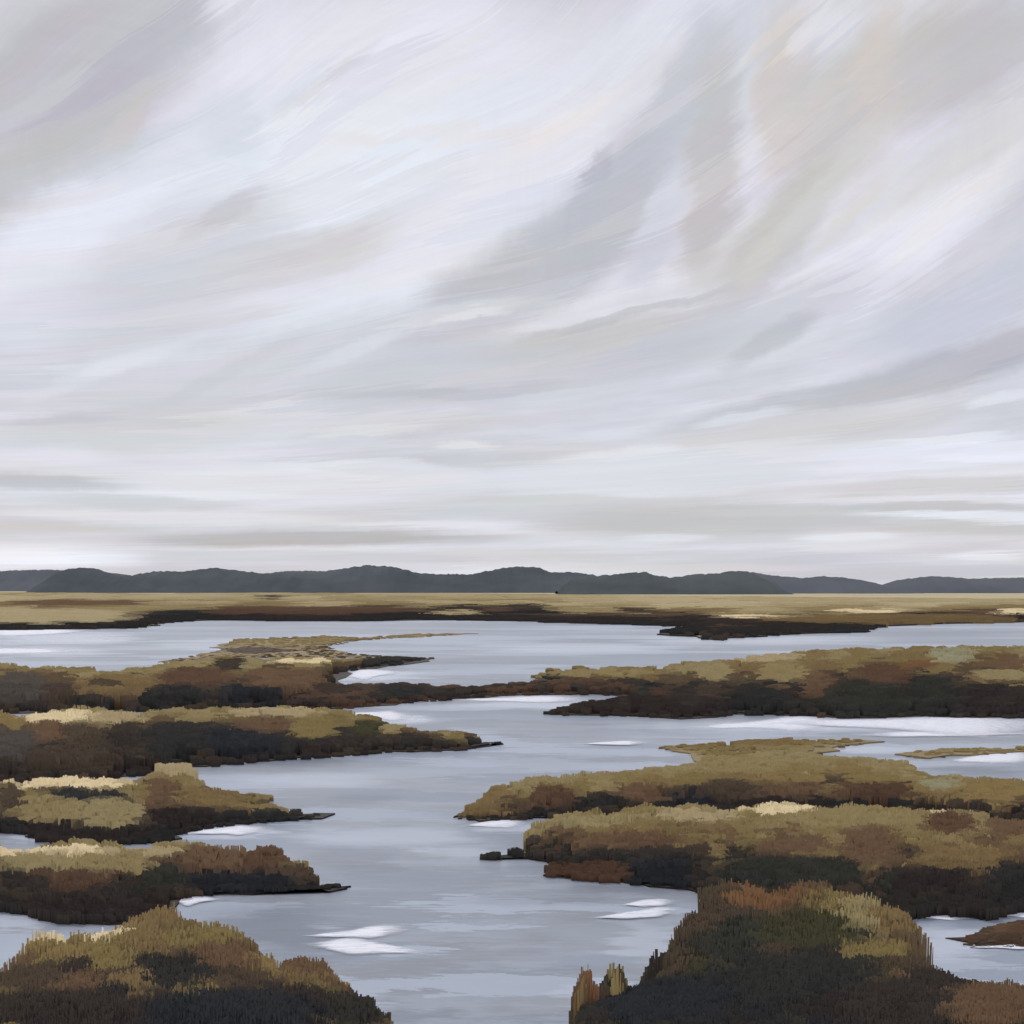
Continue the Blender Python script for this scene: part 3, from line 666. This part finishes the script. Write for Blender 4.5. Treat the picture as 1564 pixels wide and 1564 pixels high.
# big right bank, two rows
bank([(694, 1246, .05), (710, 1232, .15), (730, 1216, .28), (756, 1199, .4), (800, 1190, .48), (900, 1180, .45), (1000, 1173, .4), (1068, 1167, .36), (1082, 1155, .3), (1130, 1151, .3), (1250, 1150, .3), (1370, 1160, .3), (1400, 1178, .3), (1480, 1186, .3), (1564, 1188, .3), (1900, 1190, .3)],
     [(1900, 1272), (1564, 1262), (1440, 1250), (1395, 1242), (1200, 1242), (1000, 1244), (880, 1250), (820, 1250), (740, 1254), (690, 1249)],
     'mud bank behind the big right bank', 'ochre grass on the rear row of the big right bank',
     [(735, 1222, 40, 20, 'ochre', 'ochre grass clump on the rounded left nose of the rear right bank', 'grass'),
      (840, 1216, 34, 14, 'redbrown', 'red brown grass clump just right of the left nose', 'grass'),
      (925, 1200, 24, 8, 'tan', 'square tan grass clump above the black rushes at the left of the rear right bank', 'grass'),
      (975, 1208, 46, 12, 'brown', 'brown grass clump between two black rush clumps of the rear right bank', 'grass'),
      (920, 1222, 38, 9, 'black', 'black rush clump below the square tan grass', 'rush'),
      (1060, 1215, 28, 14, 'blueblack', 'blue black rush clump in the middle of the rear right bank', 'rush'),
      (1115, 1205, 42, 14, 'umber', 'umber shrub right of the blue black rushes', 'shrub'),
      (1222, 1203, 28, 10, 'brown', 'brown shrub in the middle of the rear right bank', 'shrub'),
      (1335, 1206, 56, 12, 'redbrown', 'wide red brown shrub at the right of the rear right bank', 'shrub'),
      (1180, 1225, 70, 6, 'dark', 'long dark rush clump under the umber shrub', 'rush'),
      (1330, 1225, 68, 6, 'black', 'long black rush clump under the wide red brown shrub', 'rush'),
      (1120, 1168, 66, 12, 'tan', 'broad tan grass clump behind the shrubs of the rear right bank', 'grass'),
      (1440, 1198, 30, 8, 'grey', 'grey green grass clump near the right inlet', 'grass'),
      (1520, 1205, 60, 16, 'gold', 'golden grass clump at the right edge below the inlet', 'grass')],
     bands=((0, ('tan', 'olive', 'khaki')), (.3, ('ochre', 'olive', 'gold')), (.58, ('brown', 'umber', 'ochre')), (.82, ('dark', 'umber', 'black'))))
bank([(728, 1306, .05), (738, 1301, .10), (752, 1292, .20), (764, 1279, .30), (782, 1270, .38), (806, 1268, .42), (812, 1253, .44), (870, 1240, .5), (1000, 1234, .5), (1200, 1227, .5), (1440, 1236, .5), (1564, 1250, .5), (1900, 1256, .5)],
     [(1900, 1396), (1564, 1392), (1500, 1406), (1440, 1397), (1385, 1403), (1300, 1425), (1100, 1405), (1066, 1358), (1000, 1353), (880, 1343), (828, 1338), (845, 1328), (872, 1322), (840, 1316), (785, 1308), (735, 1311)],
     'big dark mud bank on the right', 'tan to dark grass on the front row of the big right bank',
     [(772, 1290, 44, 22, 'black', 'black rush clump on the small nub at the left of the big right bank', 'rush'),
      (900, 1255, 60, 8, 'khaki', 'khaki grass clump at the left of the big right bank', 'grass'),
      (960, 1282, 90, 12, 'brown', 'brown grass clump under the khaki grass of the big right bank', 'grass'),
      (1070, 1246, 60, 8, 'straw', 'straw grass clump on the crest of the big right bank', 'grass'),
      (1190, 1236, 50, 6, 'cream', 'cream grass clump on the crest of the big right bank', 'grass'),
      (1290, 1250, 110, 11, 'tan', 'wide tan grass clump right of the cream crest', 'grass'),
      (1440, 1236, 26, 5, 'cream', 'small cream grass clump over the square brown shrub', 'grass'),
      (1450, 1258, 34, 16, 'redbrown', 'square red brown shrub near the right of the big right bank', 'shrub'),
      (1545, 1262, 40, 14, 'brown', 'brown shrub at the right edge of the big right bank', 'shrub'),
      (1330, 1292, 46, 30, 'brown', 'tall brown shrub in the middle of the big right bank', 'shrub'),
      (1220, 1288, 50, 12, 'brown', 'low brown grass clump left of the tall brown shrub', 'grass'),
      (1470, 1310, 70, 16, 'ochre', 'rusty ochre grass clump below the square red brown shrub', 'grass'),
      (900, 1328, 66, 14, 'redbrown', 'dark red brown rush clump at the left foot of the big right bank', 'rush'),
      (1010, 1330, 44, 22, 'blueblack', 'blue black rush clump at the foot of the big right bank', 'rush'),
      (1210, 1330, 110, 20, 'darkgreen', 'wide green black rush clump behind the orange shrub', 'rush'),
      (1420, 1345, 56, 20, 'dark', 'dark rush clump above the right pond', 'rush'),
      (1545, 1350, 36, 32, 'black', 'black rush clump at the right edge above the pond', 'rush')],
     bands=((0, ('tan', 'khaki', 'olive')), (.2, ('olive', 'ochre', 'brown', 'tan')), (.38, ('brown', 'umber', 'olive')), (.58, ('dark', 'umber', 'brown', 'black')), (.78, ('black', 'dark', 'darkgreen', 'umber'))))
# mud flat in the right pond
bank([(1462, 1433, .02), (1490, 1424, .05), (1512, 1414, .08), (1564, 1404, .09), (1900, 1400, .05)], [(1900, 1448), (1564, 1446), (1490, 1446)], 'bare brown mud flat at the right pond', 'thin brown sprouts on the mud flat at the right pond', (),
     bands=((0, ('redbrown', 'umber', 'brown')),), size=1.2, mud=.012, density=2.2)

# lower left banks
bank([(-300, 1190, .5), (0, 1191, .5), (60, 1186, .5), (175, 1190, .5), (215, 1185, .5), (240, 1168, .6), (280, 1164, .5), (295, 1185, .45), (330, 1204, .35), (370, 1212, .2), (418, 1213, .06), (390, 1226, .12), (440, 1229, .2), (508, 1238, .06)],
     [(508, 1242), (480, 1250), (400, 1256), (320, 1265), (275, 1275), (265, 1284), (230, 1288), (120, 1293), (70, 1286), (40, 1273), (0, 1271), (-300, 1271)],
     'mud bank with a dark spit on the left', 'tan and dark grass on the left bank with the dark spit',
     [(70, 1195, 60, 9, 'cream', 'bright cream grass clump at the left of the dark spit bank', 'grass'),
      (145, 1197, 46, 8, 'cream', 'second cream grass clump beside the bright one of the dark spit bank', 'grass'),
      (260, 1172, 28, 9, 'straw', 'straw grass clump standing highest on the dark spit bank', 'grass'),
      (135, 1216, 56, 9, 'blueblack', 'blue black rush clump under the two cream clumps', 'rush'),
      (70, 1234, 56, 18, 'tan', 'block of tan grass at the left of the dark spit bank', 'grass'),
      (170, 1240, 46, 20, 'khaki', 'block of khaki grass under the blue black rushes', 'grass'),
      (242, 1215, 22, 26, 'brown', 'tall brown grass clump below the straw clump', 'grass'),
      (325, 1218, 50, 14, 'ochre', 'ochre grass clump between the straw clump and the spit', 'grass'),
      (12, 1215, 18, 16, 'umber', 'umber rush clump at the left edge of the dark spit bank', 'rush'),
      (280, 1246, 50, 14, 'dark', 'dark rush clump at the root of the spit', 'rush'),
      (440, 1243, 86, 9, 'black', 'black rush clump forming the spit into the channel', 'rush'),
      (120, 1272, 110, 10, 'dark', 'dark rush clump along the foot of the dark spit bank', 'rush')],
     bands=((0, ('tan', 'olive', 'umber')), (.35, ('tan', 'ochre', 'olive')), (.62, ('brown', 'umber', 'dark')), (.8, ('dark', 'black'))))
bank([(-300, 1291, .45), (0, 1293, .45), (100, 1289, .45), (230, 1289, .45), (245, 1284, .45), (300, 1284, .45), (365, 1294, .4), (380, 1297, .4), (395, 1288, .45), (415, 1287, .45), (430, 1306, .35), (475, 1317, .3), (486, 1338, .2), (508, 1339, .16), (518, 1348, .08)],
     [(516, 1354), (470, 1360), (400, 1365), (330, 1365), (255, 1377), (250, 1392), (200, 1412), (100, 1410), (60, 1402), (0, 1390), (-300, 1390)],
     'mud bank reaching into the lower channel on the left', 'brown and dark grass on the lower left bank',
     [(70, 1299, 90, 7, 'cream', 'long cream grass clump on the crest of the lower left bank', 'grass'),
      (210, 1299, 60, 6, 'straw', 'straw grass clump right of the long cream crest', 'grass'),
      (60, 1315, 60, 12, 'khaki', 'khaki grass clump under the cream crest at the left edge', 'grass'),
      (170, 1316, 60, 14, 'tan', 'tan grass clump under the straw crest', 'grass'),
      (325, 1308, 46, 16, 'brown', 'brown shrub where the lower left bank narrows', 'shrub'),
      (405, 1306, 32, 18, 'redbrown', 'red brown shrub on the outer end of the lower left bank', 'shrub'),
      (455, 1330, 26, 14, 'umber', 'umber rush clump near the tip of the lower left bank', 'rush'),
      (505, 1346, 24, 9, 'black', 'black rush clump on the tip of the lower left bank', 'rush'),
      (360, 1345, 90, 14, 'blueblack', 'long blue black rush clump at the waterline of the lower left bank', 'rush'),
      (110, 1342, 50, 12, 'redbrown', 'red brown rush clump under the tan grass', 'rush'),
      (250, 1335, 36, 16, 'darkgreen', 'dark green rush clump in the middle of the lower left bank', 'rush'),
      (40, 1345, 36, 12, 'dark', 'dark rush clump at the left edge of the lower left bank', 'rush'),
      (140, 1380, 110, 16, 'dark', 'wide dark rush clump above the left pond', 'rush')],
     bands=((0, ('khaki', 'tan', 'olive')), (.3, ('brown', 'umber', 'redbrown')), (.5, ('dark', 'umber', 'black')), (.75, ('black', 'dark', 'umber'))))

# foreground, left and right
bank([(-300, 1512, .55), (-50, 1512, .55), (0, 1506, .6), (28, 1490, .7), (46, 1446, .92), (72, 1420, 1), (186, 1418, 1), (200, 1404, 1.03), (252, 1390, 1.05), (270, 1412, 1), (355, 1418, .95), (368, 1438, .9), (395, 1450, .9), (402, 1466, .85), (428, 1480, .85),
      (445, 1478, .85), (448, 1460, .85), (488, 1468, .8), (496, 1495, .75), (520, 1503, .7), (530, 1518, .65), (570, 1538, .5), (576, 1570, .4)],
     [(572, 1700), (500, 1760), (0, 1760), (-300, 1760)],
     'mud bank at the lower left corner', 'brown grass filling the lower left corner',
     [(98, 1430, 30, 14, 'cream', 'cream tipped grass clump at the left top of the lower left corner', 'grass'),
      (166, 1426, 30, 15, 'cream', 'second cream tipped grass clump in the lower left corner', 'grass'),
      (110, 1456, 56, 14, 'gold', 'golden block of grass under the cream tips', 'grass'),
      (170, 1468, 34, 22, 'olive', 'olive grass clump beside the tall ochre shrub', 'grass'),
      (230, 1422, 34, 36, 'ochre', 'tall ochre brown shrub right of the cream tips', 'shrub'),
      (300, 1438, 44, 18, 'olive', 'olive grass clump right of the tall ochre brown shrub', 'grass'),
      (345, 1466, 44, 20, 'brown', 'brown grass clump below the olive grass in the corner', 'grass'),
      (392, 1478, 26, 14, 'gold', 'gold green grass clump stepping down toward the channel', 'grass'),
      (468, 1480, 26, 20, 'brown', 'upright brown shrub at the right end of the lower left corner', 'shrub'),
      (265, 1492, 46, 26, 'black', 'near black rush clump in the middle of the lower left corner', 'rush'),
      (115, 1508, 46, 14, 'brown', 'brown grass clump low in the left corner', 'grass'),
      (40, 1500, 50, 20, 'umber', 'umber rush clump at the left edge of the corner', 'rush'),
      (90, 1548, 150, 26, 'dark', 'wide dark rush clump at the bottom left of the picture', 'rush'),
      (205, 1510, 20, 18, 'ochre', 'small ochre grass clump low beside the near black rushes', 'grass'),
      (370, 1500, 50, 12, 'umber', 'umber grass clump low right of the near black rushes', 'grass'),
      (450, 1528, 44, 16, 'dark', 'dark brown grass clump under the upright brown shrub', 'grass'),
      (530, 1545, 46, 26, 'black', 'black rush clump at the channel end of the corner', 'rush'),
      (350, 1550, 120, 28, 'blueblack', 'blue black rush clump along the bottom left of the channel', 'rush')],
     bands=((0, ('olive', 'olive', 'gold', 'brown')), (.12, ('olive', 'umber', 'brown')), (.2, ('brown', 'umber', 'olive')), (.3, ('dark', 'umber', 'black')), (.42, ('dark', 'black', 'blueblack'))), ramp=1.0, front=.5, cell=(40, 30), size=1.8, density=1.3, rag=.38)
bank([(900, 1534, .35), (908, 1514, .42), (930, 1508, .45), (955, 1512, .48), (985, 1505, .52), (1022, 1488, .62), (1045, 1464, .75), (1044, 1430, .9), (1058, 1400, 1), (1075, 1376, 1.05), (1110, 1360, 1.07), (1230, 1358, 1.07), (1320, 1372, 1.03), (1362, 1384, .98),
      (1380, 1392, .95), (1384, 1412, .9), (1376, 1436, .8), (1354, 1457, .72), (1392, 1462, .75), (1402, 1480, .7), (1432, 1484, .7), (1462, 1503, .65), (1510, 1500, .65), (1564, 1507, .65), (1900, 1512, .6)],
     [(1900, 1760), (1000, 1750), (930, 1700)],
     'mud bank at the lower right', 'dark grass filling the lower right foreground',
     [(1172, 1374, 62, 20, 'orange', 'orange brown shrub at the top of the lower right foreground', 'shrub'),
      (1268, 1382, 26, 15, 'olive', 'olive grass clump right of the orange brown shrub', 'grass'),
      (1312, 1400, 30, 26, 'khaki', 'khaki grass clump in the lower right foreground', 'grass'),
      (1356, 1412, 26, 42, 'ochre', 'tall ochre grass clump by the right pond', 'grass'),
      (1085, 1405, 30, 36, 'umber', 'umber grass clump along the channel left of the orange brown shrub', 'grass'),
      (1220, 1425, 80, 22, 'green', 'dark green shrub below the orange brown one', 'shrub'),
      (1120, 1440, 44, 30, 'darkgreen', 'dark green rush clump left of the green shrub', 'rush'),
      (920, 1522, 40, 14, 'orange', 'rust grass clump at the foot of the reed tufts', 'grass'),
      (1330, 1455, 50, 14, 'olive', 'olive grass clump at the left of the right pond', 'grass'),
      (1200, 1500, 110, 36, 'black', 'wide black rush clump in the middle of the lower right foreground', 'rush'),
      (1020, 1530, 100, 34, 'blueblack', 'blue black rush clump at the bottom beside the channel', 'rush'),
      (1415, 1505, 44, 18, 'dark', 'dark rush clump under the right pond', 'rush'),
      (1520, 1540, 70, 34, 'brown', 'brown grass clump at the lower right corner', 'grass'),
      (1350, 1545, 90, 30, 'dark', 'dark rush clump at the bottom left of the corner brown grass', 'rush')],
     bands=((0, ('umber', 'brown', 'green')), (.14, ('darkgreen', 'green', 'umber')), (.3, ('black', 'darkgreen', 'blueblack', 'dark'))), ramp=1.0, front=.5, cell=(40, 30), size=1.8, density=1.3, rag=.38)

# pointed reed tufts at the edge of the right foreground
def reed(px, base, top, wpx, names, label):
    Y = CH / ((base + 70 - HY) * K) ; h = CH - (top - HY) * K * Y; X = (px - 782) * K * Y
    s_ = Sheaves()
    for k in range(14):
        ox, oy = random.uniform(-.5, .5), random.uniform(-.12, .12)
        s_.sheaf(X + ox * wpx * K * Y * 1.15, Y + oy, h * (1 - .9 * abs(ox) ** 1.5) * random.uniform(.85, 1.0), wpx * .5 * K * Y, C[names[k % len(names)]], .55, 8, random.uniform(-.4, .4), .06, .6, 0, .2, .7)
    o = s_.build('reed_tuft', None, (X, Y, 0)); o.location = (X, Y, 0)
    tag(o, label, 'reed tuft', 'reed tufts at the water edge')
reed(896, 1535, 1462, 30, ('orange', 'brown', 'ochre'), 'rust tipped reed tuft standing at the channel edge')
reed(940, 1535, 1460, 40, ('umber', 'darkgreen', 'olive'), 'umber reed tuft right of the rust tipped one')
reed(1012, 1500, 1440, 44, ('darkgreen', 'dark', 'umber'), 'dark pointed reed tuft rising from the black rushes')

# ------------------------------------------------------------------ white streaks on the water: sky glints painted as pale sheets
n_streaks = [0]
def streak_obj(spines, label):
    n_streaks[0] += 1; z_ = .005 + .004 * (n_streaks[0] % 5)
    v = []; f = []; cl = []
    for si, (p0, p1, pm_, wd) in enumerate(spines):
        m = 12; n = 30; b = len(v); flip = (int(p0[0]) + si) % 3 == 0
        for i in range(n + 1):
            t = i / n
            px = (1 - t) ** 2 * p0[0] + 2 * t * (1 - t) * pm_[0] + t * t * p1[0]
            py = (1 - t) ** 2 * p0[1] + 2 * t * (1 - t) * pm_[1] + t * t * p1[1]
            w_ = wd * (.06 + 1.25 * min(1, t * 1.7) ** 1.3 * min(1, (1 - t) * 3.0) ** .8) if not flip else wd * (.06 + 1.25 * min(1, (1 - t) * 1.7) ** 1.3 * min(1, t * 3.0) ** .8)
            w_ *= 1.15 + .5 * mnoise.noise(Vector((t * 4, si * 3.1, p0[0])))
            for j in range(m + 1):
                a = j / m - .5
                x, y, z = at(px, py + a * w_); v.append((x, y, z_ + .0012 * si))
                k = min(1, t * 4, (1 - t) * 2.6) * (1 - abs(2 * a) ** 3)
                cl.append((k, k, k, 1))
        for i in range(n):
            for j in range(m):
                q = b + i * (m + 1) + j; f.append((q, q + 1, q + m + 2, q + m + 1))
    o = mesh_obj('glint_streak', v, f, GLINT, None, cl)
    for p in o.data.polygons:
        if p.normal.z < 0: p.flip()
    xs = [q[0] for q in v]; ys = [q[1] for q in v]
    tag(o, label, 'foam streak', 'white streaks on the water')  # no foam: pale sheets stand in for sky glints
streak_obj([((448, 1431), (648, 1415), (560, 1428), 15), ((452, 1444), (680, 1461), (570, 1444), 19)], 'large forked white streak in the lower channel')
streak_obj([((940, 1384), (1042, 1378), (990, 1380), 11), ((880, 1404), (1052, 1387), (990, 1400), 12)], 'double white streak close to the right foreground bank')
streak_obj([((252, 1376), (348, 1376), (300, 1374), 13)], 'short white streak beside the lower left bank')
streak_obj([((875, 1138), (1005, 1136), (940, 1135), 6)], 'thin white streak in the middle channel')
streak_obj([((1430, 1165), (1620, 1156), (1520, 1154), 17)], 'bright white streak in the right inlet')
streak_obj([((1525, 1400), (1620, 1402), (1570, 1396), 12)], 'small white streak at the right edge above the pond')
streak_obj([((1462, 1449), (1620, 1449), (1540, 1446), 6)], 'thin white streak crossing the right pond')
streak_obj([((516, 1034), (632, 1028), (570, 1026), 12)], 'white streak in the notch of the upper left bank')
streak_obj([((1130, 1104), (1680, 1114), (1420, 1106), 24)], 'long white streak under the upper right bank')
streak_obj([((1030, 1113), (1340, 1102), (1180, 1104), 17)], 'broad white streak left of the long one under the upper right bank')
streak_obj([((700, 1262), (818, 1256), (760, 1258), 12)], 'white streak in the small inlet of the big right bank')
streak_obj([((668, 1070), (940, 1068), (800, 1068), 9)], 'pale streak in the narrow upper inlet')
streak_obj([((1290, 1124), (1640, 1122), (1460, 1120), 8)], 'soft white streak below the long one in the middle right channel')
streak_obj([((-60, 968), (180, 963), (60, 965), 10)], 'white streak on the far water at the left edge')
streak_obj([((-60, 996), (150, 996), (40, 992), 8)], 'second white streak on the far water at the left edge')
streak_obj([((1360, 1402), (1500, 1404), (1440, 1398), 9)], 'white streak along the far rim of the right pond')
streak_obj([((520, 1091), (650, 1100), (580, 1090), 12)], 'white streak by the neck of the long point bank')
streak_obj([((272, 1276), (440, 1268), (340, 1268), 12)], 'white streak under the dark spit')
